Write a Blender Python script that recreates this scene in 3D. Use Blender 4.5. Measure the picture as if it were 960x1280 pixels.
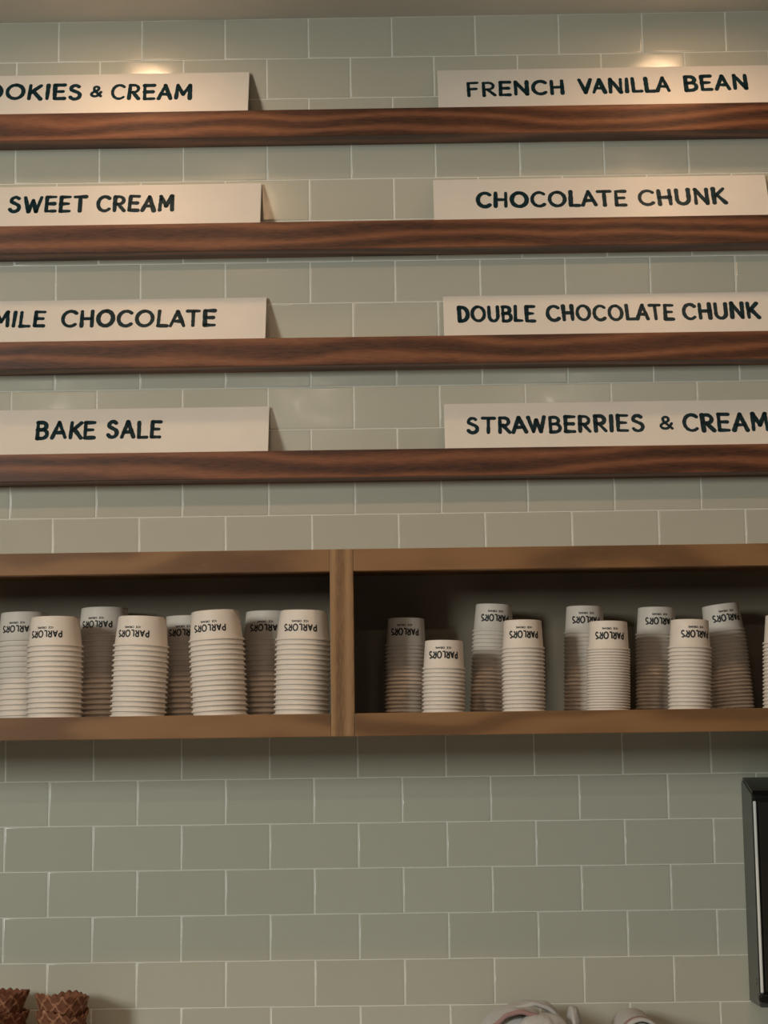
import bpy, bmesh, math, random
from math import sin, cos, pi, radians
from mathutils import Vector, Matrix

# ------------------------------------------------------------------ clear
for o in list(bpy.data.objects):
    bpy.data.objects.remove(o, do_unlink=True)
SC = bpy.context.scene
COL = SC.collection

# ------------------------------------------------------------------ camera
CAMP = Vector((0.61691, -3.32465, 1.36967))
PITCH, YAW, ROLL, FPX = 0.14497, -0.00791, -0.01287, 2360.0
fw = Vector((sin(YAW) * cos(PITCH), cos(YAW) * cos(PITCH), sin(PITCH)))
rt = Vector((cos(YAW), -sin(YAW), 0))
upv = rt.cross(fw)
Rv = cos(ROLL) * rt + sin(ROLL) * upv
Uv = -sin(ROLL) * rt + cos(ROLL) * upv
cd = bpy.data.cameras.new('camera')
cam = bpy.data.objects.new('camera', cd)
COL.objects.link(cam)
cam.matrix_world = Matrix(((Rv.x, Uv.x, -fw.x, CAMP.x), (Rv.y, Uv.y, -fw.y, CAMP.y), (Rv.z, Uv.z, -fw.z, CAMP.z), (0, 0, 0, 1)))
cd.sensor_fit = 'VERTICAL'
cd.sensor_height = 24.0
cd.lens = FPX / 1280.0 * 24.0
cd.clip_start = 0.05
SC.camera = cam

# ------------------------------------------------------------------ world, daylight, exposure
EXPOSURE = 0.0
WORLD = 0.048
WALL_LAMP = 58.0      # emission of the downlights next to the tiled wall
ROOM_LAMP = 170.0      # emission of the downlights over the customer area
MID_LAMP = 118.0      # emission of the downlights a good metre out from the wall
DAY = 148.0            # watts of the shopfront daylight behind the camera
w = bpy.data.worlds.new('world')
SC.world = w
w.use_nodes = True
bg = w.node_tree.nodes['Background']
bg.inputs[0].default_value = (1.0, 0.93, 0.80, 1)
bg.inputs[1].default_value = WORLD
SC.view_settings.view_transform = 'Standard'
SC.view_settings.look = 'None'
SC.view_settings.gamma = 1.0
SC.view_settings.use_curve_mapping = False
SC.view_settings.exposure = EXPOSURE

ld = bpy.data.lights.new('shopfront_daylight', 'AREA')
ld.shape = 'RECTANGLE'; ld.size = 0.8; ld.size_y = 1.3
ld.energy = DAY; ld.color = (0.95, 1.0, 0.92)
lo = bpy.data.objects.new('shopfront_daylight', ld)
COL.objects.link(lo)
lo.location = (-3.3, -5.4, 2.55)
lo.rotation_euler = (Vector((0.6, 0.0, 1.7)) - lo.location).to_track_quat('-Z', 'Y').to_euler()

ZO = 1.0                                # height of the first tile joint in view
CEIL = ZO + 23 * 0.07741
# ------------------------------------------------------------------ helpers
def lin(r, g, b):
    f = lambda c: (c / 255 / 12.92) if c / 255 <= 0.04045 else ((c / 255 + 0.055) / 1.055) ** 2.4
    return (f(r), f(g), f(b), 1)

def link(name, me, parent=None, mats=()):
    o = bpy.data.objects.new(name, me)
    COL.objects.link(o)
    for m in mats: me.materials.append(m)
    if parent is not None: o.parent = parent
    return o

def tag(o, label=None, cat=None, group=None, kind=None):
    if label: o['label'] = label
    if cat: o['category'] = cat
    if group: o['group'] = group
    if kind: o['kind'] = kind
    return o

def empty(name, loc=(0, 0, 0)):
    o = bpy.data.objects.new(name, None)
    o.empty_display_size = 0.05
    COL.objects.link(o)
    o.location = loc
    return o

def bm_obj(name, bm, mats, parent=None, smooth=None):
    me = bpy.data.meshes.new(name)
    bm.normal_update()
    bm.to_mesh(me); bm.free()
    if smooth is not None:
        for p in me.polygons: p.use_smooth = smooth
    return link(name, me, parent, mats if isinstance(mats, (list, tuple)) else [mats])

def box(bm, x0, x1, y0, y1, z0, z1, bev=0.0, seg=2):
    r = bmesh.ops.create_cube(bm, size=1.0)
    vs = r['verts']
    for v in vs:
        v.co = Vector(((x0 + x1) / 2 + v.co.x * (x1 - x0), (y0 + y1) / 2 + v.co.y * (y1 - y0), (z0 + z1) / 2 + v.co.z * (z1 - z0)))
    if bev > 0:
        es = {e for v in vs for e in v.link_edges}
        bmesh.ops.bevel(bm, geom=list(es), offset=bev, segments=seg, affect='EDGES', profile=0.5)

def box_obj(name, x0, x1, y0, y1, z0, z1, mat, parent=None, bev=0.0, seg=2):
    bm = bmesh.new()
    box(bm, x0, x1, y0, y1, z0, z1, bev, seg)
    return bm_obj(name, bm, mat, parent)

class NT:
    def __init__(s, name):
        s.m = bpy.data.materials.new(name); s.m.use_nodes = True
        s.t = s.m.node_tree; s.b = s.t.nodes['Principled BSDF']
    def n(s, typ, **kw):
        nd = s.t.nodes.new(typ)
        for k, v in kw.items():
            if k in nd.inputs.keys() if isinstance(k, str) else False: nd.inputs[k].default_value = v
            else: setattr(nd, k, v)
        return nd
    def l(s, a, b): s.t.links.new(a, b)
    def ramp(s, fac, stops):
        r = s.t.nodes.new('ShaderNodeValToRGB')
        els = r.color_ramp.elements
        while len(els) > 1: els.remove(els[-1])
        els[0].position, els[0].color = stops[0]
        for p, c in stops[1:]:
            e = els.new(p); e.color = c
        s.l(fac, r.inputs[0])
        return r
    def mapped(s, scale, loc=(0, 0, 0)):
        tc = s.t.nodes.new('ShaderNodeTexCoord')
        mp = s.t.nodes.new('ShaderNodeMapping')
        mp.inputs['Scale'].default_value = scale
        mp.inputs['Location'].default_value = loc
        s.l(tc.outputs['Object'], mp.inputs[0])
        return mp.outputs[0]
    def noise(s, vec, scale, detail=3, rough=0.5):
        nd = s.t.nodes.new('ShaderNodeTexNoise')
        nd.inputs['Scale'].default_value = scale
        nd.inputs['Detail'].default_value = detail
        nd.inputs['Roughness'].default_value = rough
        s.l(vec, nd.inputs['Vector'])
        return nd.outputs['Fac']
    def math(s, op, a, b=None):
        nd = s.t.nodes.new('ShaderNodeMath'); nd.operation = op
        for i, v in enumerate((a, b)):
            if v is None: continue
            if isinstance(v, (int, float)): nd.inputs[i].default_value = v
            else: s.l(v, nd.inputs[i])
        return nd.outputs[0]
    def mix(s, fac, a, b, mode='MIX'):
        nd = s.t.nodes.new('ShaderNodeMix'); nd.data_type = 'RGBA'; nd.blend_type = mode
        if isinstance(fac, (int, float)): nd.inputs[0].default_value = fac
        else: s.l(fac, nd.inputs[0])
        for i, v in ((6, a), (7, b)):
            if isinstance(v, tuple): nd.inputs[i].default_value = v
            else: s.l(v, nd.inputs[i])
        return nd.outputs[2]
    def bump(s, h, strength=0.2, dist=0.001):
        nd = s.t.nodes.new('ShaderNodeBump')
        nd.inputs['Strength'].default_value = strength
        nd.inputs['Distance'].default_value = dist
        s.l(h, nd.inputs['Height']); s.l(nd.outputs[0], s.b.inputs['Normal'])
    def set(s, **kw):
        for k, v in kw.items():
            k = k.replace('_', ' ')
            if isinstance(v, bpy.types.NodeSocket): s.l(v, s.b.inputs[k])
            else: s.b.inputs[k].default_value = v
        return s.m

def flat_mat(name, col, rough=0.5, var=0.05, scale=40, **kw):
    t = NT(name)
    f = t.noise(t.mapped((1, 1, 1)), scale, 3)
    lo_ = tuple(c * (1 - var) for c in col[:3]) + (1,)
    hi_ = tuple(min(1, c * (1 + var)) for c in col[:3]) + (1,)
    t.set(Base_Color=t.ramp(f, [(0.3, lo_), (0.7, hi_)]).outputs[0], Roughness=rough, **kw)
    return t.m

def wood_mat(name, axis, dark, mid, light, ring=60, warp=2.2, pore=0.5, rough=0.5, stretch=0.12):
    """flat sawn timber, the grain running along axis 0 (x) or 2 (z)"""
    t = NT(name)
    sc = [1, 1, 1]; sc[axis] = stretch
    v = t.mapped(tuple(sc))
    n1 = t.noise(v, 7.0, 2, 0.45)
    n2 = t.noise(v, 26.0, 3, 0.55)
    tc = t.t.nodes.new('ShaderNodeTexCoord')
    sx = t.t.nodes.new('ShaderNodeSeparateXYZ'); t.l(tc.outputs['Object'], sx.inputs[0])
    across = sx.outputs[2] if axis == 0 else sx.outputs[0]
    ph = t.math('ADD', t.math('MULTIPLY', t.math('ADD', across, t.math('MULTIPLY', sx.outputs[1], 0.6)), ring),
                t.math('ADD', t.math('MULTIPLY', n1, warp * 7), t.math('MULTIPLY', n2, warp * 0.9)))
    s_ = t.math('ADD', t.math('MULTIPLY', t.math('SINE', ph), 0.5), 0.5)
    s_ = t.math('POWER', s_, 1.6)
    sc2 = [1, 1, 1]; sc2[axis] = 0.08
    n3 = t.noise(t.mapped(tuple(sc2)), 520.0, 3, 0.7)
    n4 = t.noise(t.mapped((2.2, 6, 6) if axis == 0 else (6, 6, 2.2)), 1.7, 2)
    f = t.math('ADD', t.math('MULTIPLY', s_, 0.55), t.math('ADD', t.math('MULTIPLY', n3, pore), t.math('MULTIPLY', n4, 0.35)))
    f = t.math('SUBTRACT', f, 0.5 * (pore - 0.1) + 0.02)
    c = t.ramp(f, [(0.05, dark), (0.45, mid), (0.95, light)]).outputs[0]
    t.set(Base_Color=c, Roughness=rough)
    t.bump(f, 0.15, 0.0006)
    return t.m

# ------------------------------------------------------------------ materials
def tile_material():
    t = NT('glazed_tile')
    geo = t.t.nodes.new('ShaderNodeNewGeometry')
    r = geo.outputs['Random Per Island']
    base = t.ramp(r, [(0.0, TILE_A), (1.0, TILE_B)]).outputs[0]
    n = t.noise(t.mapped((1, 1, 1)), 9.0, 2)
    c = t.mix(t.math('MULTIPLY', n, 0.10), base, (0.52, 0.53, 0.45, 1))
    h = t.noise(t.mapped((1, 1, 1.6)), 16.0, 2)
    sm = t.noise(t.mapped((1, 1, 1)), 30.0, 4, 0.65)
    t.set(Base_Color=c, Roughness=t.ramp(sm, [(0.35, (0.14,) * 3 + (1,)), (0.75, (0.24,) * 3 + (1,))]).outputs[0], IOR=1.5)
    t.bump(h, 0.10, 0.004)
    return t.m
TILE_A, TILE_B = (0.555, 0.540, 0.455, 1), (0.590, 0.575, 0.485, 1)
M_TILE = tile_material()
M_GROUT = flat_mat('pale_grout', (0.86, 0.86, 0.80), 0.9, 0.06, 120)
M_CEIL = flat_mat('painted_ceiling', (0.80, 0.77, 0.70), 0.45, 0.03, 6)
M_LEDGE = wood_mat('dark_oak', 0, (0.036, 0.0110, 0.0045, 1), (0.150, 0.051, 0.021, 1), (0.30, 0.115, 0.050, 1), ring=230, warp=3.4, pore=0.8, rough=0.42, stretch=0.22)
M_RAIL = wood_mat('brown_maple', 0, (0.12, 0.052, 0.018, 1), (0.26, 0.126, 0.047, 1), (0.33, 0.168, 0.068, 1), ring=60, warp=3.0, pore=0.25, rough=0.5, stretch=0.3)
M_STILE = wood_mat('brown_maple_upright', 2, (0.17, 0.082, 0.031, 1), (0.32, 0.172, 0.073, 1), (0.43, 0.245, 0.112, 1), ring=260, warp=2.6, pore=0.95, rough=0.5, stretch=0.06)
M_INSIDE = flat_mat('dark_cabinet_lining', (0.25, 0.21, 0.155), 0.6, 0.12, 5)
M_BOARD = flat_mat('painted_sign_board', (0.84, 0.785, 0.725), 0.45, 0.02, 14)
M_INK = flat_mat('dark_teal_paint', (0.004, 0.026, 0.036), 0.5, 0.45, 220, Specular_IOR_Level=0.2)
M_PRINT = flat_mat('black_print', (0.012, 0.012, 0.012), 0.6, 0.1, 100)
M_CUP = flat_mat('white_paper', (0.88, 0.78, 0.69), 0.5, 0.02, 60)
M_HOUSING = flat_mat('grey_plastic', (0.085, 0.092, 0.085), 0.35, 0.08, 30)
M_BLACK = flat_mat('black_plastic', (0.008, 0.009, 0.009), 0.22, 0.2, 30)
M_SMOKE = flat_mat('smoked_cover', (0.030, 0.027, 0.022), 0.12, 0.15, 8)
M_CHROME = flat_mat('bright_strip', (0.92, 0.92, 0.90), 0.2, 0.02, 30)
M_WAFER = flat_mat('waffle_cell', (0.20, 0.070, 0.033), 0.75, 0.35, 90)
M_RIB = flat_mat('waffle_rib', (0.40, 0.185, 0.100), 0.7, 0.25, 120)
M_COUNTER = flat_mat('pale_worktop', (0.55, 0.54, 0.50), 0.3, 0.05, 20)
M_FLOOR = flat_mat('floor_tile', (0.50, 0.47, 0.43), 0.4, 0.08, 5)

def cloth_material(name, base):
    t = NT(name)
    f = t.noise(t.mapped((1, 1, 1)), 260, 4, 0.7)
    g = t.noise(t.mapped((1, 1, 1)), 25, 3)
    c = t.mix(t.math('MULTIPLY', g, 0.35), base, tuple(x * 0.72 for x in base[:3]) + (1,))
    t.set(Base_Color=c, Roughness=0.95)
    t.bump(f, 0.7, 0.0015)
    return t.m
M_TERRY = cloth_material('terry_cloth', (0.62, 0.60, 0.58, 1))
M_STRIPE = cloth_material('red_stripe_cloth', (0.45, 0.27, 0.26, 1))

# ------------------------------------------------------------------ the setting
W, H = 0.154, 0.07741
X0, X1 = -0.85, 2.05
random.seed(4)
bm = bmesh.new()
GAPX, GAPZ = 0.0010, 0.0005
def tile(xa, xb, za, zb):
    rings = []
    tx, tz = random.uniform(-1, 1) * 0.0016, random.uniform(-1, 1) * 0.002
    cx_, cz_ = (xa + xb) / 2, (za + zb) / 2
    for ins, y in ((0, 0.0035), (0, 0.0010), (0.0004, 0.0004), (0.0012, 0.0001), (0.0028, 0.0)):
        ring = []
        for sx_, sz_ in ((0, 0), (1, 0), (1, 1), (0, 1)):
            x = xb - ins if sx_ else xa + ins
            z = zb - ins if sz_ else za + ins
            ring.append(bm.verts.new((x, y + tx * (x - cx_) + tz * (z - cz_), z)))
        rings.append(ring)
    for a, b in zip(rings[:-1], rings[1:]):
        for i in range(4):
            f = bm.faces.new((a[i], a[(i + 1) % 4], b[(i + 1) % 4], b[i])); f.smooth = True
    bm.faces.new(rings[-1])
for row in range(-2, 23):
    off = 0 if row % 2 == 0 else 0.5
    for c in range(-6, 13):
        xa, xb = max(X0, (c + off) * W + GAPX), min(X1, (c + off + 1) * W - GAPX)
        if xb - xa > 0.02:
            tile(xa, xb, ZO + row * H + GAPZ, ZO + (row + 1) * H - GAPZ)
gz0 = ZO - 0.16
fs = bm.faces.new([bm.verts.new(p) for p in ((X0, 0.0006, gz0), (X1, 0.0006, gz0), (X1, 0.0006, CEIL), (X0, 0.0006, CEIL))])
fs.material_index = 1
box(bm, X0, X1, 0.004, 0.06, 0.0, CEIL)
for f in bm.faces:
    if f.calc_center_median().y > 0.0036: f.material_index = 1
wall = bm_obj('wall_back', bm, [M_TILE, M_GROUT]); tag(wall, kind='structure')
tag(box_obj('ceiling', X0, X1, -4.4, 0.06, CEIL, CEIL + 0.05, M_CEIL), kind='structure')
tag(box_obj('floor', X0, X1, -4.4, 0.06, -0.05, 0.0, M_FLOOR), kind='structure')

# ------------------------------------------------------------------ downlights in the ceiling
def lamp_mat(name, col, e):
    t = NT(name)
    t.set(Base_Color=(0.8, 0.8, 0.8, 1), Emission_Color=col, Emission_Strength=e)
    return t.m
M_WLAMP = lamp_mat('warm_lamp_lens', (1.0, 0.63, 0.36, 1), WALL_LAMP)
M_MLAMP = lamp_mat('mid_lamp_lens', (1.0, 0.63, 0.36, 1), MID_LAMP)
M_RLAMP = lamp_mat('room_lamp_lens', (1.0, 0.86, 0.70, 1), ROOM_LAMP)
def downlight(x, y, r, m, label):
    t = empty('downlight', (x, y, CEIL))
    b = bmesh.new()
    n = 32
    prof = ((r, 0.0), (r, -0.004), (r * 1.06, -0.007), (r * 1.28, -0.005), (r * 1.32, 0.0))
    rg = [[b.verts.new((p * cos(2 * pi * i / n), p * sin(2 * pi * i / n), z)) for i in range(n)] for p, z in prof]
    for a, c in zip(rg[:-1], rg[1:]):
        for i in range(n): b.faces.new((a[i], a[(i + 1) % n], c[(i + 1) % n], c[i]))
    bm_obj('trim_ring', b, M_CEIL, t, True)
    b = bmesh.new()
    bmesh.ops.create_circle(b, cap_ends=True, segments=n, radius=r * 0.99, matrix=Matrix.Translation((0, 0, -0.002)) @ Matrix.Rotation(pi, 4, 'X'))
    bm_obj('lens', b, m, t)
    tag(t, label, 'ceiling light')
    return t
downlight(0.136, -0.262, 0.040, M_WLAMP, 'recessed warm downlight close to the wall above the cookies and cream sign')
downlight(1.146, -0.262, 0.040, M_WLAMP, 'recessed warm downlight close to the wall above the vanilla bean sign')
for x, s in ((-0.62, 'nearest the cookies and cream end'), (0.28, 'midway along the room row'), (1.21, 'nearest the french vanilla bean end')):
    downlight(x, -3.5, 0.055, M_RLAMP, 'recessed downlight over the customer side, ' + s)

for x, s in ((-0.70, 'first from the cookies and cream end'), (0.25, 'second from the cookies and cream end'), (1.20, 'third from the cookies and cream end')):
    downlight(x, -1.15, 0.050, M_MLAMP, 'recessed warm downlight a metre out from the tiles, ' + s)

# ------------------------------------------------------------------ picture ledges
LEDGES = [(2.586, 2.535), (2.376, 2.3245), (2.163, 2.1125), (1.9595, 1.910)]
LN = ['topmost of the four ledges', 'second ledge down, holding the chocolate chunk sign', 'third ledge down, under the double chocolate chunk sign', 'lowest of the four ledges, just above the open cabinet']
for i, (zt, zb) in enumerate(LEDGES):
    bm = bmesh.new()
    box(bm, -0.78, 1.98, -0.0255, 0.0255, -(zt - zb) / 2, (zt - zb) / 2, 0.0012, 2)
    o = bm_obj('picture_ledge', bm, M_LEDGE if i == 0 else M_LEDGE.copy())
    o.location = (0.0, -0.0255, (zt + zb) / 2)
    if i:
        for nd in o.data.materials[0].node_tree.nodes:
            if nd.type == 'MAPPING': nd.inputs['Location'].default_value = (i * 3.17, i * 1.3, i * 0.71)
    tag(o, 'dark brown oak picture ledge, ' + LN[i], 'shelf', 'oak picture ledges')

# ------------------------------------------------------------------ brush lettering
def arc(cx, cy, rx, ry, a0, a1, n=14):
    return [(cx + rx * cos(radians(a0 + (a1 - a0) * i / n)), cy + ry * sin(radians(a0 + (a1 - a0) * i / n))) for i in range(n + 1)]
F = {
 'A': (0.80, [[(0.02, 0), (0.40, 1), (0.78, 0)], [(0.17, 0.33), (0.64, 0.33)]]),
 'B': (0.66, [[(0.06, 0), (0.06, 1)], [(0.06, 1), (0.30, 1)] + arc(0.30, 0.77, 0.27, 0.23, 90, -90) + [(0.06, 0.54)], [(0.06, 0.54), (0.32, 0.54)] + arc(0.34, 0.27, 0.30, 0.27, 90, -90) + [(0.06, 0)]]),
 'C': (0.78, [arc(0.46, 0.5, 0.43, 0.5, 48, 312, 24)]),
 'D': (0.72, [[(0.06, 0), (0.06, 1)], [(0.06, 1), (0.22, 0.99)] + arc(0.24, 0.5, 0.44, 0.49, 86, -86, 20) + [(0.06, 0)]]),
 'E': (0.62, [[(0.06, 0), (0.06, 1)], [(0.06, 1), (0.60, 1)], [(0.06, 0.52), (0.52, 0.52)], [(0.06, 0), (0.60, 0)]]),
 'F': (0.60, [[(0.06, 0), (0.06, 1)], [(0.06, 1), (0.58, 1)], [(0.06, 0.52), (0.50, 0.52)]]),
 'H': (0.72, [[(0.06, 0), (0.06, 1)], [(0.66, 0), (0.66, 1)], [(0.06, 0.5), (0.66, 0.5)]]),
 'I': (0.14, [[(0.07, 0), (0.07, 1)]]),
 'K': (0.70, [[(0.06, 0), (0.06, 1)], [(0.62, 0.98), (0.08, 0.42)], [(0.24, 0.56), (0.68, 0)]]),
 'L': (0.58, [[(0.06, 1), (0.06, 0), (0.56, 0)]]),
 'M': (0.92, [[(0.06, 0), (0.10, 1)], [(0.10, 1), (0.46, 0.30)], [(0.46, 0.30), (0.82, 1)], [(0.82, 1), (0.87, 0)]]),
 'N': (0.76, [[(0.06, 0), (0.06, 1)], [(0.06, 1), (0.70, 0)], [(0.70, 0), (0.70, 1)]]),
 'O': (0.94, [arc(0.47, 0.5, 0.44, 0.5, 90, 450, 30)]),
 'P': (0.64, [[(0.06, 0), (0.06, 1)], [(0.06, 1), (0.30, 1)] + arc(0.32, 0.72, 0.28, 0.28, 90, -90) + [(0.06, 0.44)]]),
 'R': (0.68, [[(0.06, 0), (0.06, 1)], [(0.06, 1), (0.30, 1)] + arc(0.32, 0.74, 0.28, 0.26, 90, -90) + [(0.06, 0.48)], [(0.26, 0.48), (0.66, 0)]]),
 'S': (0.66, [arc(0.33, 0.76, 0.25, 0.24, 38, 200, 12) + arc(0.33, 0.26, 0.29, 0.27, 75, -155, 14)]),
 'T': (0.74, [[(0.02, 1), (0.72, 1)], [(0.37, 1), (0.37, 0)]]),
 'U': (0.76, [[(0.06, 1), (0.06, 0.40)] + arc(0.38, 0.36, 0.32, 0.36, 180, 360, 14) + [(0.70, 1)]]),
 'V': (0.78, [[(0.02, 1), (0.39, 0), (0.76, 1)]]),
 'W': (1.06, [[(0.02, 1), (0.29, 0)], [(0.29, 0), (0.53, 0.80)], [(0.53, 0.80), (0.77, 0)], [(0.77, 0), (1.04, 1)]]),
 '&': (0.80, [[(0.76, 0.02), (0.24, 0.62)] + arc(0.39, 0.80, 0.18, 0.20, 215, -20, 12) + [(0.50, 0.62), (0.16, 0.40)] + arc(0.32, 0.22, 0.26, 0.22, 140, 320, 10) + [(0.62, 0.22), (0.74, 0.44)]]),
 "'": (0.12, [[(0.06, 1), (0.06, 0.74)]]),
}
def split_corners(pl):
    """break a polyline at its hard corners so each piece gets its own round ends"""
    out, cur = [], [pl[0]]
    for i in range(1, len(pl)):
        cur.append(pl[i])
        if i < len(pl) - 1:
            a = Vector(pl[i]) - Vector(pl[i - 1]); b = Vector(pl[i + 1]) - Vector(pl[i])
            if a.length > 1e-6 and b.length > 1e-6 and a.angle(b) > radians(50):
                out.append(cur); cur = [pl[i]]
    out.append(cur)
    return out
def stroke(bm, pts, hw, fn, th, wob, rng, step):
    """a flat raised brush stroke with round ends along pts (local u, w); fn maps (u, w, t) to space"""
    P = [Vector(p) for p in pts]
    Q = [P[0]]
    for a, b in zip(P[:-1], P[1:]):
        n = max(1, int((b - a).length / step))
        for k in range(1, n + 1): Q.append(a.lerp(b, k / n))
    Q = [p for i, p in enumerate(Q) if i == 0 or (p - Q[i - 1]).length > 1e-7]
    n = len(Q)
    f0, f1 = rng.uniform(0.9, 1.1), rng.uniform(0.88, 1.12)
    L, R_, D = [], [], []
    for i in range(n):
        d = (Q[min(i + 1, n - 1)] - Q[max(i - 1, 0)])
        if d.length < 1e-9: d = Vector((1, 0))
        d.normalize(); D.append(d)
        h = hw * (1 + wob * ((f0 + (f1 - f0) * i / max(1, n - 1)) - 1) * 2 + wob * rng.uniform(-0.10, 0.10))
        nn = Vector((-d.y, d.x))
        L.append(Q[i] + nn * h); R_.append(Q[i] - nn * h)
    def cap(c, d, h, k=6):
        nn = Vector((-d.y, d.x))
        return [c + nn * h * cos(pi * j / k) + d * h * sin(pi * j / k) for j in range(1, k)]
    h0 = (L[0] - Q[0]).length; h1 = (L[-1] - Q[-1]).length
    endc = cap(Q[-1], D[-1], h1) if wob >= 0 else []
    begc = cap(Q[0], -D[0], h0) if wob >= 0 else []
    outline = L + endc + R_[::-1] + begc
    top = [bm.verts.new(fn(p.x, p.y, th)) for p in outline]
    bot = [bm.verts.new(fn(p.x, p.y, -th * 0.3)) for p in outline]
    m = len(outline)
    for i in range(m):
        bm.faces.new((top[i], bot[i], bot[(i + 1) % m], top[(i + 1) % m]))
    ne, nb = len(endc), len(begc)
    tl = top[:n]; tr = top[n + ne:n + ne + n][::-1]
    for i in range(n - 1):
        bm.faces.new((tl[i], tl[i + 1], tr[i + 1], tr[i]))
    if ne: bm.faces.new([tl[-1]] + top[n:n + ne] + [tr[-1]])
    if nb: bm.faces.new([tr[0]] + top[n + ne + n:] + [tl[0]])
def text(bm, s, u0, u1, base0, top0, base1, top1, hw, fn, th, rng, wob=1.0, gap=0.27, jitter=1.0, step=None):
    ws = [F[c][0] * (1 + jitter * rng.uniform(-0.05, 0.05)) for c in s]
    gaps = [gap * (0.6 if s[i + 1] == "'" or s[i] == "'" else (0.55 if s[i] + s[i + 1] in ('LA', 'AT', 'KE', 'RA', 'LT', 'VA', 'AW') else 1)) for i in range(len(s) - 1)]
    tot = sum(ws) + sum(gaps)
    hm = (top0 - base0 + top1 - base1) / 2
    k = (u1 - u0 - 2 * hw) / tot
    u = u0 + hw
    for i, c in enumerate(s):
        wd = ws[i]
        tl = radians(rng.uniform(-2.0, 2.0)) * jitter
        dy = rng.uniform(-0.02, 0.02) * hm * jitter
        for pl in F[c][1]:
            for piece in split_corners(pl):
                pts = []
                for (a, b) in piece:
                    uu = u + a / F[c][0] * wd * k
                    f = (uu - u0) / (u1 - u0)
                    bs = base0 + (base1 - base0) * f; tp = top0 + (top1 - top0) * f
                    ww = bs + hw + b * (tp - bs - 2 * hw) + dy
                    uc = u + wd * k / 2
                    pts.append((uu + tl * (ww - (bs + tp) / 2), ww - tl * (uu - uc)))
                stroke(bm, pts, hw, fn, th, wob, rng, step or hm / 9)
        u += wd * k + (gaps[i] * k if i < len(gaps) else 0)

# ------------------------------------------------------------------ flavour signs
SIGNS = {'L0': (-0.2669,
        0.3536,
        2.586,
        0.0977,
        [('COOKIES', -0.1653, 0.0499, 0.0376, 0.0787, 0.033, 0.074),
         ('&', 0.0623, 0.0872, 0.0403, 0.0697, 0.0398, 0.0692),
         ('CREAM', 0.1001, 0.2522, 0.0319, 0.0729, 0.0297, 0.0696)]),
 'L1': (-0.2416,
        0.3751,
        2.376,
        0.0954,
        [('SWEET', -0.0845, 0.0616, 0.0325, 0.0738, 0.0305, 0.0718), ('CREAM', 0.0757, 0.2199, 0.0312, 0.0725, 0.0293, 0.0695)]),
 'L2': (-0.1979,
        0.3836,
        2.163,
        0.0947,
        [('MILE', -0.1091, -0.0112, 0.0334, 0.0718, 0.0324, 0.0709), ('CHOCOLATE', 0.014, 0.2954, 0.0311, 0.0726, 0.0276, 0.0678)]),
 'L3': (-0.2211,
        0.3878,
        1.9595,
        0.0968,
        [('BAKE', -0.029, 0.0812, 0.0312, 0.0728, 0.0311, 0.0708), ('SALE', 0.0972, 0.1985, 0.0308, 0.0714, 0.0299, 0.0697)]),
 'R0': (0.6992,
        1.3131,
        2.586,
        0.0953,
        [('FRENCH', 0.7495, 0.9309, 0.0257, 0.0644, 0.028, 0.0667),
         ('VANILLA', 0.9533, 1.1237, 0.0289, 0.0682, 0.0302, 0.0705),
         ('BEAN', 1.1455, 1.2655, 0.0307, 0.0721, 0.0332, 0.0735)]),
 'R1': (0.6878,
        1.2917,
        2.376,
        0.0963,
        [('CHOCOLATE', 0.7634, 1.0377, 0.0266, 0.0659, 0.0261, 0.066), ('CHUNK', 1.055, 1.218, 0.0257, 0.0657, 0.0268, 0.0681)]),
 'R2': (0.7021,
        1.2898,
        2.163,
        0.0916,
        [('DOUBLE', 0.7253, 0.8683, 0.0299, 0.0691, 0.0281, 0.0688),
         ('CHOCOLATE', 0.884, 1.1163, 0.0288, 0.0685, 0.028, 0.0668),
         ('CHUNK', 1.1277, 1.2692, 0.0278, 0.0684, 0.0279, 0.0685)]),
 'R3': (0.7002,
        1.3131,
        1.9595,
        0.0966,
        [('STRAWBERRIES', 0.7373, 1.0565, 0.0294, 0.0673, 0.029, 0.0685),
         ('&', 1.0793, 1.1075, 0.0337, 0.0644, 0.0332, 0.0639),
         ('CREAM', 1.121, 1.2768, 0.0277, 0.0689, 0.0258, 0.0681)])}
SIGN_LABEL = {
 'L0': 'white sign board lettered cookies & cream, leaning on the top ledge',
 'L1': 'white sign board lettered sweet cream, leaning on the second ledge',
 'L2': 'white sign board lettered mile chocolate, leaning on the third ledge',
 'L3': 'white sign board lettered bake sale, leaning on the lowest ledge',
 'R0': 'white sign board lettered french vanilla bean, leaning on the top ledge',
 'R1': 'white sign board lettered chocolate chunk, leaning on the second ledge',
 'R2': 'white sign board lettered double chocolate chunk, leaning on the third ledge',
 'R3': 'white sign board lettered strawberries & cream, leaning on the lowest ledge'}
YB, YT = -0.046, -0.007
SIGN_T = 0.004
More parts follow.
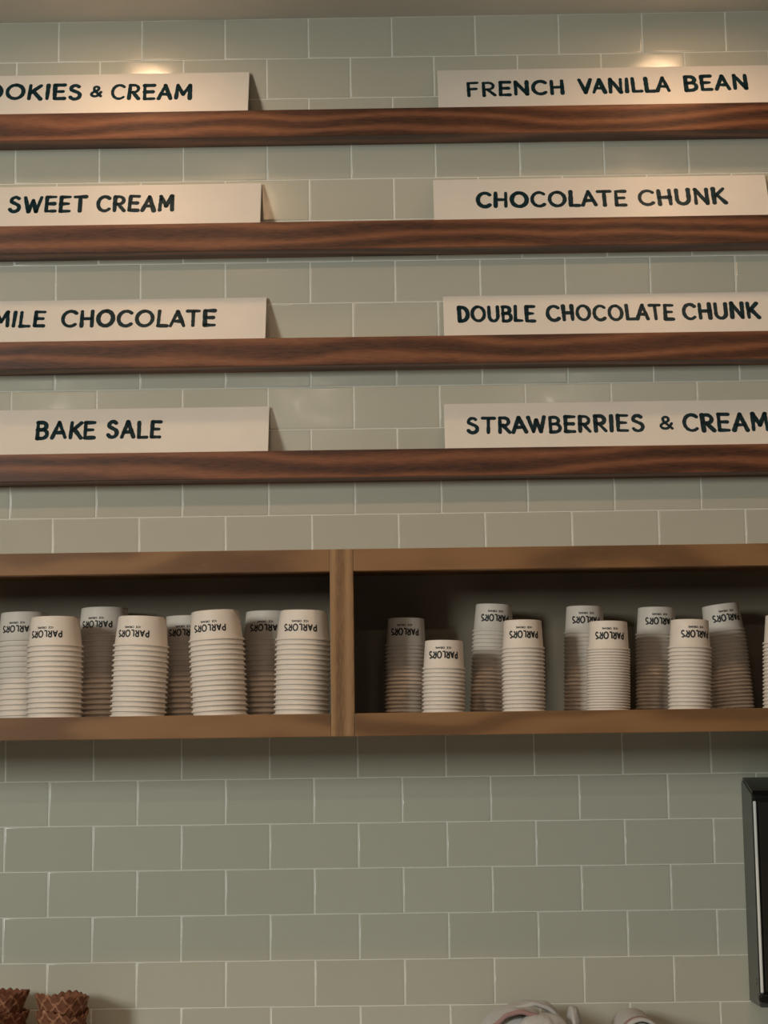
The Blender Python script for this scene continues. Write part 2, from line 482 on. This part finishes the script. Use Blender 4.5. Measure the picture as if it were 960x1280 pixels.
for key, (x0, x1, zb, hh, words) in SIGNS.items():
    root = empty('flavour_sign', ((x0 + x1) / 2, YB, zb + 0.0002))
    dz = math.sqrt(hh * hh - (YT - YB) ** 2)
    root.rotation_euler = (-math.atan2(YT - YB, dz), 0, 0)      # leans back against the tiles
    bm = bmesh.new()
    hl = (x1 - x0) / 2
    box(bm, -hl, hl, 0, SIGN_T, 0, hh, 0.0006, 2)
    bm_obj('board', bm, M_BOARD, root)
    rng = random.Random(ord(key[1]) * 13 + ord(key[0]))
    cx_ = (x0 + x1) / 2
    for (s, a, b, b0, t0, b1, t1) in words:
        bm = bmesh.new()
        hm = (t0 - b0 + t1 - b1) / 2
        text(bm, s, a - cx_, b - cx_, b0, t0, b1, t1, hm * 0.090, lambda u, w_, t: Vector((u, -0.0001 - t, w_)), 0.0003, rng)
        bm_obj('lettering', bm, M_INK, root)
    tag(root, SIGN_LABEL[key], 'sign', 'flavour signs on the ledges')

# ------------------------------------------------------------------ open wall cabinet
CT, RB, LT, CB = 1.758, 1.7215, 1.4895, 1.4525       # top, underside of the top rail, top of the bottom rail, bottom
CX0, CX1, CY = -0.72, 1.92, -0.25
SX0, SX1 = 0.5025, 0.5410
cab = empty('wall_cabinet', ((CX0 + CX1) / 2, 0, CB))
OX, OZ = (CX0 + CX1) / 2, CB
def cpart(name, x0, x1, y0, y1, z0, z1, m, bev=0.001):
    bm = bmesh.new()
    box(bm, x0 - OX, x1 - OX, y0, y1, z0 - OZ, z1 - OZ, bev)
    return bm_obj(name, bm, m, cab)
FT = 0.02
cpart('top_rail', CX0 + 0.0385, SX0, CY, CY + FT, RB, CT, M_RAIL)
cpart('top_rail', SX1, CX1 - 0.0385, CY, CY + FT, RB, CT, M_RAIL)
cpart('bottom_rail', CX0 + 0.0385, SX0, CY, CY + FT, CB, LT, M_RAIL)
cpart('bottom_rail', SX1, CX1 - 0.0385, CY, CY + FT, CB, LT, M_RAIL)
cpart('stile', SX0, SX1, CY - 0.0006, CY + FT, CB, CT, M_STILE)
cpart('stile', CX0, CX0 + 0.0385, CY - 0.0006, CY + FT, CB, CT, M_STILE)
cpart('stile', CX1 - 0.0385, CX1, CY - 0.0006, CY + FT, CB, CT, M_STILE)
cpart('back_panel', CX0 + 0.018, CX1 - 0.018, -0.010, -0.001, CB + 0.018, CT - 0.018, M_INSIDE, 0)
cpart('top_panel', CX0 + 0.018, CX1 - 0.018, CY + FT, -0.001, CT - 0.018, CT, M_RAIL, 0)
cpart('bottom_panel', CX0 + 0.018, CX1 - 0.018, CY + FT, -0.001, LT - 0.0185, LT - 0.0005, M_INSIDE, 0)
cpart('side_panel', CX0, CX0 + 0.018, CY + FT, -0.001, CB, CT, M_RAIL, 0)
cpart('side_panel', CX1 - 0.018, CX1, CY + FT, -0.001, CB, CT, M_RAIL, 0)
cpart('divider', SX0 + 0.010, SX1 - 0.010, CY + FT, -0.010, LT - 0.0005, CT - 0.018, M_INSIDE, 0)
tag(cab, 'long open brown wood wall cabinet divided by one post, full of cup stacks', 'cabinet')

# ------------------------------------------------------------------ paper cups
def cup_mesh(name, R, Rw, Rt, h, thick, n=40):
    b = bmesh.new()
    rx, rz = (R - Rw + thick) / 2, 0.0017
    prof = [(Rw - thick, 0.0012)]
    for k in range(9):                                   # rolled rim
        a = radians(-120 + k * 250 / 8)
        prof.append((R - rx + rx * cos(a), rz + rz * sin(a)))
    prof += [(Rw - (Rw - Rt) * 0.0036 / h, 0.0036), (Rw + (Rt - Rw) * 0.5, h * 0.5), (Rt, h - 0.0013), (Rt - 0.0003, h - 0.0004), (Rt - 0.0008, h), (Rt - 0.0015, h - 0.0004), (Rt - 0.0018, h - 0.0028)]
    inner = [(Rt - 0.0020, h - 0.0034), (Rt + (Rw - Rt) * 0.0038 / h - thick, h - 0.0038), (Rw - (Rw - Rt) * 0.005 / h - thick, 0.0050)]
    rg = [[b.verts.new((p * cos(2 * pi * i / n), p * sin(2 * pi * i / n), z)) for i in range(n)] for p, z in prof]
    for a, c in zip(rg[:-1], rg[1:]):
        for i in range(n): b.faces.new((a[i], a[(i + 1) % n], c[(i + 1) % n], c[i]))
    b.faces.new(rg[-1])                                   # recessed base
    ri = [[b.verts.new((p * cos(2 * pi * i / n), p * sin(2 * pi * i / n), z)) for i in range(n)] for p, z in inner]
    ri.append(rg[0])
    for a, c in zip(ri[:-1], ri[1:]):
        for i in range(n): b.faces.new((a[i], a[(i + 1) % n], c[(i + 1) % n], c[i]))
    b.faces.new(ri[0])
    bmesh.ops.recalc_face_normals(b, faces=b.faces)
    me = bpy.data.meshes.new(name)
    for f in b.faces: f.smooth = len(f.verts) == 4
    b.to_mesh(me); b.free()
    me.materials.append(M_CUP)
    return me
BIG = dict(R=0.0470, Rw=0.0445, Rt=0.0400, h=0.0500, arc=0.062, base=0.0235, top=0.0362, tb=0.0175, tt=0.0212, tarc=0.030)
SML = dict(R=0.0360, Rw=0.0338, Rt=0.0312, h=0.0475, arc=0.0545, base=0.0180, top=0.0310, tb=0.0112, tt=0.0148, tarc=0.028)
for d, nm, th in ((BIG, 'wide_cup', 0.0004), (SML, 'narrow_cup', 0.0001)):
    d['me'] = cup_mesh(nm, d['R'], d['Rw'], d['Rt'], d['h'], th)
    def fn(u, w_, t, d=d):
        z = d['h'] - (d['base'] + w_)
        r = d['Rt'] + (d['Rw'] - d['Rt']) * (d['h'] - z) / d['h'] + 0.00025 + t
        a = -u / d['Rw']                                  # printed upside down: the cup stands on its rim
        return Vector((r * sin(a), -r * cos(a), z))
    rng = random.Random(3)
    b = bmesh.new()
    hgt = d['top'] - d['base']
    text(b, "PARLOR'S", -d['arc'] / 2, d['arc'] / 2, 0, hgt, 0, hgt, hgt * 0.092, fn, 0.00008, rng, wob=-0.01, gap=0.24, jitter=0, step=0.0012)
    me = bpy.data.meshes.new('name_print'); b.normal_update(); b.to_mesh(me); b.free(); me.materials.append(M_PRINT); d['p1'] = me
    b = bmesh.new()
    off = d['tb'] - d['base']; hg = d['tt'] - d['tb']
    for s, ua, ub in (('ICE', -0.5, -0.20), ('CREAMS', -0.10, 0.5)):
        text(b, s, ua * d['tarc'], ub * d['tarc'], off, off + hg, off, off + hg, hg * 0.12, fn, 0.00008, rng, wob=-0.01, gap=0.26, jitter=0, step=0.0012)
    me = bpy.data.meshes.new('tagline_print'); b.normal_update(); b.to_mesh(me); b.free(); me.materials.append(M_PRINT); d['p2'] = me

ONES = ['', 'first', 'second', 'third', 'fourth', 'fifth', 'sixth', 'seventh', 'eighth', 'ninth', 'tenth', 'eleventh', 'twelfth', 'thirteenth', 'fourteenth', 'fifteenth', 'sixteenth', 'seventeenth', 'eighteenth', 'nineteenth', 'twentieth']
def ordinal(k): return ONES[k] if k <= 20 else 'twenty-' + ONES[k - 20]
STACK = {
 'F1': 'first front stack of wide white cups', 'F2': 'second front stack of wide white cups',
 'F3': 'third front stack of wide white cups', 'F4': 'front stack of wide white cups touching the post',
 'B0': 'first back stack of wide white cups', 'B1': 'second back stack of wide white cups',
 'B2': 'third back stack of wide white cups', 'B3': 'last back stack of wide white cups',
 'F5': 'shortest stack of narrow white cups', 'F6': 'second front stack of narrow white cups',
 'F7': 'tightly nested front stack of narrow white cups', 'F8': 'fourth front stack of narrow white cups',
 'F9': 'narrow front stack cut by the frame edge', 'B4': 'dim back stack of narrow cups by the post',
 'B5': 'second back stack of narrow white cups', 'B6': 'third back stack of narrow white cups',
 'B7': 'fourth back stack of narrow white cups', 'B8': 'crooked back stack of narrow white cups'}
STACKS = [('F1', 0.0404, 0.0402, -0.178, 15, 0.00847, -13.6),
 ('F2', 0.1795, 0.1843, -0.178, 15, 0.00838, -14.6),
 ('F3', 0.3155, 0.3094, -0.178, 16, 0.00837, -11.6),
 ('F4', 0.4511, 0.4547, -0.178, 16, 0.00824, -5.4),
 ('B0', -0.0321, -0.0331, -0.07, 16, 0.00913, -7.2),
 ('B1', 0.1056, 0.1055, -0.07, 17, 0.00896, -12.7),
 ('B2', 0.2515, 0.2519, -0.07, 15, 0.00906, -8.1),
 ('B3', 0.389, 0.3903, -0.07, 16, 0.00888, -6.3),
 ('F5', 0.6863, 0.6878, -0.195, 12, 0.00655, -2.8),
 ('F6', 0.8188, 0.8195, -0.195, 17, 0.00649, 0.0),
 ('F7', 0.958, 0.9607, -0.195, 23, 0.00455, -1.2),
 ('F8', 1.092, 1.0953, -0.195, 17, 0.00631, 11.9),
 ('F9', 1.248, 1.2525, -0.195, 18, 0.00624, -5.9),
 ('B4', 0.6239, 0.626, -0.085, 19, 0.00665, -4.7),
 ('B5', 0.7686, 0.7764, -0.085, 22, 0.00674, 2.4),
 ('B6', 0.9296, 0.933, -0.085, 21, 0.0068, 0.0),
 ('B7', 1.0523, 1.0559, -0.085, 22, 0.0063, 3.5),
 ('B8', 1.1831, 1.1755, -0.085, 23, 0.00622, 5.9)]
FLOOR = LT - 0.0005
for (key, xb, xt, Y, n, step, phi) in STACKS:
    wide = key in ('F1', 'F2', 'F3', 'F4', 'B0', 'B1', 'B2', 'B3')
    d = BIG if wide else SML
    rng = random.Random(ord(key[0]) * 31 + ord(key[1]))
    for k in range(n):                                    # k = 0 stands on the shelf
        f = k / (n - 1)
        o = link('paper_cup', d['me'])
        th = math.atan2(xt - xb, n * step)
        if key == 'B8': th = -0.050 - 0.060 * f           # this stack bends over to one side
        if k == 0: px_, pz_ = xb, FLOOR + 0.0001
        else: px_, pz_ = px_ + step * sin(th), pz_ + step * cos(th)
        o.location = (px_ + rng.uniform(-1, 1) * 0.00003, Y + rng.uniform(-1, 1) * 0.00003, pz_)
        o.rotation_euler = (Matrix.Rotation(th, 4, 'Y') @ Matrix.Rotation(radians(phi) + (0 if k == n - 1 else rng.randint(-2, 2) * pi / 20), 4, 'Z')).to_euler()
        down = n - k
        if down == 1:
            link('name_print', d['p1'], o); link('tagline_print', d['p2'], o)
            lab = 'printed top cup of the ' + STACK[key]
        else:
            lab = ordinal(down) + ' paper cup down in the ' + STACK[key]
        tag(o, lab, 'cup', 'paper cups in the ' + STACK[key])

# ------------------------------------------------------------------ wall dispenser beside the tiles
DX0, DX1 = 1.2055, 1.50
dsp = empty('towel_dispenser', (DX0, 0, ZO))
def extr(profile, xa, xb, name, mat, bev=0.0):
    """profile in (y, z) extruded along x"""
    b = bmesh.new()
    A = [b.verts.new((xa, y, z)) for y, z in profile]; B = [b.verts.new((xb, y, z)) for y, z in profile]
    b.faces.new(A); b.faces.new(B[::-1])
    m = len(A)
    for i in range(m): b.faces.new((A[i], B[i], B[(i + 1) % m], A[(i + 1) % m]))
    bmesh.ops.recalc_face_normals(b, faces=b.faces)
    if bev: bmesh.ops.bevel(b, geom=list(b.edges), offset=bev, segments=3, affect='EDGES')
    return bm_obj(name, b, mat, dsp)
DW = DX1 - DX0
extr([(-0.0005, 0.0), (-0.0005, 0.372), (-0.012, 0.3765), (-0.092, 0.353), (-0.096, 0.347), (-0.096, 0.0)], 0.0, DW, 'housing', M_HOUSING, 0.0022)
extr([(-0.004, 0.3750), (-0.012, 0.3795), (-0.094, 0.3565), (-0.0985, 0.3495), (-0.0985, 0.3400), (-0.090, 0.340), (-0.090, 0.350), (-0.012, 0.3735)], 0.0015, DW, 'hood', M_BLACK, 0.0006)
box_obj('front_bezel', 0.0005, DW - 0.001, -0.0995, -0.090, 0.018, 0.349, M_BLACK, dsp, 0.004, 3)
box_obj('bright_trim', 0.0012, 0.0062, -0.1035, -0.0990, 0.024, 0.3395, M_CHROME, dsp, 0.0018, 3)
box_obj('smoked_panel', 0.0095, DW - 0.010, -0.1035, -0.0990, 0.026, 0.338, M_SMOKE, dsp, 0.0016, 3)
bm = bmesh.new(); box(bm, -0.0040, DW + 0.004, -0.114, -0.090, 0.0095, 0.0235, 0.0050, 4)
bm_obj('bottom_lip', bm, M_BLACK, dsp)
b = bmesh.new()
for zz in (0.042, 0.035): box(b, -0.0004, 0.001, -0.078, -0.073, zz, zz + 0.004, 0.0)
bm_obj('key_slot', b, M_BLACK, dsp)
tag(dsp, 'black and grey wall dispenser with smoked front panel on the tiles below the cabinet', 'dispenser')

# ------------------------------------------------------------------ counter below the frame
CZ = ZO - 0.075
ctr = empty('back_counter', (0.6, -0.33, 0))
box_obj('worktop', -1.35, 1.40, -0.33, 0.327, CZ - 0.04, CZ, M_COUNTER, ctr, 0.004)
box_obj('base_cabinet', -1.33, 1.38, -0.27, 0.327, 0.0, CZ - 0.04, M_RAIL, ctr, 0.002)
tag(ctr, 'low back counter under the tiled wall carrying the waffle bowls and towels', 'counter')

# ------------------------------------------------------------------ waffle bowls
def bowl(loc, rot, seed, R=0.044, h=0.052):
    rng = random.Random(seed)
    n, m = 168, 30
    b = bmesh.new()
    ph = [rng.uniform(0, 6.28) for _ in range(4)]
    def rad(f):                                            # f 0 at base, 1 at the mouth
        return 0.024 + (R - 0.024) * (f ** 0.8)
    out = []
    ribmap = {}
    for j in range(m + 1):
        ring = []
        for i in range(n):
            a = 2 * pi * i / n
            f = j / m
            teeth = (0.5 + 0.5 * sin(a * 22 + ph[0])) ** 0.7
            top = h * (1 + 0.07 * sin(2 * a + ph[1]) + 0.05 * sin(3 * a + ph[2])) + 0.0042 * teeth
            z = f * top
            p = (a * 20 / (2 * pi), f * 4.2)
            d1 = abs(((p[0] + p[1]) / 2 + 0.5) % 1 - 0.5); d2 = abs(((p[0] - p[1]) / 2 + 0.5) % 1 - 0.5)
            rib = max(0, 1 - min(d1, d2) / 0.13)
            wav = 0.0013 * sin(a * 5 + ph[3]) * f
            r = rad(f) + wav + 0.0010 * min(1, rib * 1.5)
            ribmap[(j, i)] = rib
            ring.append(b.verts.new((r * cos(a), r * sin(a), z)))
        out.append(ring)
    inn = []
    for j in range(0, m + 1, 3):
        f = j / m
        inn.append([b.verts.new((v.co.x * (1 - 0.0032 / rad(f)), v.co.y * (1 - 0.0032 / rad(f)), max(v.co.z - (0.0006 if j == m else 0), 0.003))) for v in out[j]])
    def quad(a, c, i, mi):
        k = (i + 1) % n
        f = b.faces.new((a[i], a[k], c[k], c[i])); f.smooth = True; f.material_index = mi
    for j in range(m):
        for i in range(n):
            rr = (ribmap[(j, i)] + ribmap[(j + 1, (i + 1) % n)]) / 2
            quad(out[j], out[j + 1], i, 1 if rr > 0.45 else 0)
    for j in range(len(inn) - 1):
        for i in range(n): quad(inn[j + 1], inn[j], i, 0)
    for i in range(n): quad(out[-1], inn[-1], i, 0)
    b.faces.new(out[0][::-1]); b.faces.new(inn[0])
    o = bm_obj('waffle_bowl', b, [M_WAFER, M_RIB])
    o.location = loc; o.rotation_euler = rot
    return o
def bowl_stack(x, y, n, stp, lab, seed, tilt):
    for k in range(n):
        z = CZ + 0.0005 + k * stp
        o = bowl((x + 0.002 * k * tilt, y, z), (0.02 * k, tilt * 0.035 * k, seed + k * 0.7), seed * 10 + k)
        d = n - k
        tag(o, ('uppermost' if d == 1 else ordinal(d) + ' from top') + ' brown waffle bowl in ' + lab, 'waffle bowl', 'stacked waffle bowls')
bowl_stack(0.041, -0.095, 3, 0.0265, 'the full stack with a shadow on the tiles', 1, 0.4)
bowl_stack(-0.058, -0.085, 3, 0.0310, 'the stack nearest the corner of the frame', 2, -1.2)
bowl_stack(-0.085, -0.195, 2, 0.0300, 'the low front stack cut by the frame edge', 3, 0.0)

# ------------------------------------------------------------------ towels
def sheet_solid(name, path, y0, y1, th, mat, parent, seed, amp=0.002, ny=14, stripe=None):
    """a thick cloth strip following path (x, z) from y0 to y1, with soft wrinkles"""
    rng = random.Random(seed)
    ph = [rng.uniform(0, 6.28) for _ in range(6)]
    P = [Vector(p) for p in path]
    Q = []
    for a, c in zip(P[:-1], P[1:]):
        k = max(1, int((c - a).length / 0.003))
        for q in range(k): Q.append(a.lerp(c, q / k))
    Q.append(P[-1])
    for _ in range(3):
        Q = [Q[0]] + [(Q[i - 1] + Q[i] * 2 + Q[i + 1]) / 4 for i in range(1, len(Q) - 1)] + [Q[-1]]
    n = len(Q)
    b = bmesh.new()
    A, B = [], []
    for i in range(n):
        d = (Q[min(i + 1, n - 1)] - Q[max(0, i - 1)]).normalized(); nn = Vector((-d.y, d.x))
        ra, rb_ = [], []
        for j in range(ny + 1):
            y = y0 + (y1 - y0) * j / ny
            s = i * 0.003
            o_ = amp * (sin(s * 130 + ph[0] + y * 40) * 0.5 + sin(y * 95 + ph[1] + s * 60) * 0.6 + sin(s * 260 + y * 150 + ph[2]) * 0.3)
            e = min(1, min(j, ny - j) / 1.5 + 0.6) * min(1, min(i, n - 1 - i) / 1.5 + 0.5)
            c = Q[i] + nn * o_
            u_, l_ = c + nn * th / 2 * e, c - nn * th / 2 * e
            ra.append(b.verts.new((u_.x, y, u_.y))); rb_.append(b.verts.new((l_.x, y, l_.y)))
        A.append(ra); B.append(rb_)
    def face(vs, mi=0):
        f = b.faces.new(vs); f.smooth = True; f.material_index = mi
    for i in range(n - 1):
        for j in range(ny):
            mi = 1 if stripe and stripe[0] <= j < stripe[1] else 0
            face((A[i][j], A[i][j + 1], A[i + 1][j + 1], A[i + 1][j]), mi); face((B[i][j], B[i + 1][j], B[i + 1][j + 1], B[i][j + 1]), mi)
        me_ = 1 if stripe and stripe[0] == 0 else 0
        face((A[i][0], A[i + 1][0], B[i + 1][0], B[i][0]), me_); face((A[i][ny], B[i][ny], B[i + 1][ny], A[i + 1][ny]))
    for j in range(ny):
        face((A[0][j], B[0][j], B[0][j + 1], A[0][j + 1])); face((A[-1][j], A[-1][j + 1], B[-1][j + 1], B[-1][j]))
    bmesh.ops.recalc_face_normals(b, faces=b.faces)
    return bm_obj(name, b, [mat, M_STRIPE], parent)

# crumpled pile: one grey-white towel folded over itself
pile = empty('folded_towel', (0.825, -0.14, CZ))
def arch(cx, z0, wl, wr, h, n=18, p=2.4):
    out = []
    for i in range(n + 1):
        a = pi - pi * i / n
        ww = wl if cos(a) < 0 else wr
        out.append((cx + ww * (abs(cos(a)) ** (2 / p)) * (1 if cos(a) >= 0 else -1), z0 + h * (sin(a) ** (2 / p))))
    return out
sheet_solid('back_fold', arch(0.005, 0.006, 0.092, 0.050, 0.080), 0.010, 0.075, 0.008, M_TERRY, pile, 5, 0.0022)
sheet_solid('middle_fold', arch(-0.022, 0.006, 0.058, 0.050, 0.077), -0.055, 0.012, 0.008, M_TERRY, pile, 6, 0.0024, stripe=(0, 1))
def mound(name, cx, cy, rx, ry, h, mat, parent, seed, nu=48, nv=22):
    """cloth bunched into a rounded heap, with soft creases running over it"""
    rng = random.Random(seed); ph = [rng.uniform(0, 6.28) for _ in range(5)]
    b = bmesh.new(); rows = []
    for j in range(nv + 1):
        v = j / nv * pi / 2
        ring = []
        for i in range(nu):
            a = 2 * pi * i / nu
            c_, s_ = cos(v) ** 0.55, sin(v) ** 0.8
            k = 1 + 0.05 * sin(3 * a + ph[0]) + 0.035 * sin(7 * a + ph[1] + 3 * v) + 0.02 * sin(13 * a + ph[2] - 5 * v)
            ring.append(b.verts.new((cx + rx * c_ * cos(a) * k, cy + ry * c_ * sin(a) * k, 0.001 + h * s_ * (1 + 0.05 * sin(a + ph[3]) * cos(v) + 0.02 * sin(5 * a + ph[4]) * cos(v)))))
        rows.append(ring)
    for a, c in zip(rows[:-1], rows[1:]):
        for i in range(nu):
            f = b.faces.new((a[i], a[(i + 1) % nu], c[(i + 1) % nu], c[i])); f.smooth = True
    f = b.faces.new(rows[-1]); f.smooth = True
    b.faces.new(rows[0][::-1])
    return bm_obj(name, b, [mat], parent)
mound('front_fold', 0.012, -0.045, 0.047, 0.045, 0.079, M_TERRY, pile, 7)
mound('side_fold', 0.067, 0.0, 0.013, 0.048, 0.085, M_TERRY, pile, 8, 32, 16)
mound('inner_fold', -0.024, -0.012, 0.055, 0.050, 0.0755, M_TERRY, pile, 9)
tag(pile, 'crumpled grey white towel folded in a heap against the lower tiles', 'towel')

roll = empty('rolled_towel', (0.994, -0.13, CZ))
sp = []
N = 150
for i in range(N + 1):
    a = 2 * pi * 3.6 * i / N
    r = 0.006 + (0.0350 - 0.006) * i / N
    sp.append((r * cos(-a + 2.2), 0.0390 + r * sin(-a + 2.2)))
sheet_solid('towel_spiral', sp, -0.075, 0.085, 0.0068, M_TERRY, roll, 11, 0.0006, stripe=(1, 3))
tag(roll, 'white towel with red stripes rolled up, its spiral end facing out', 'towel')
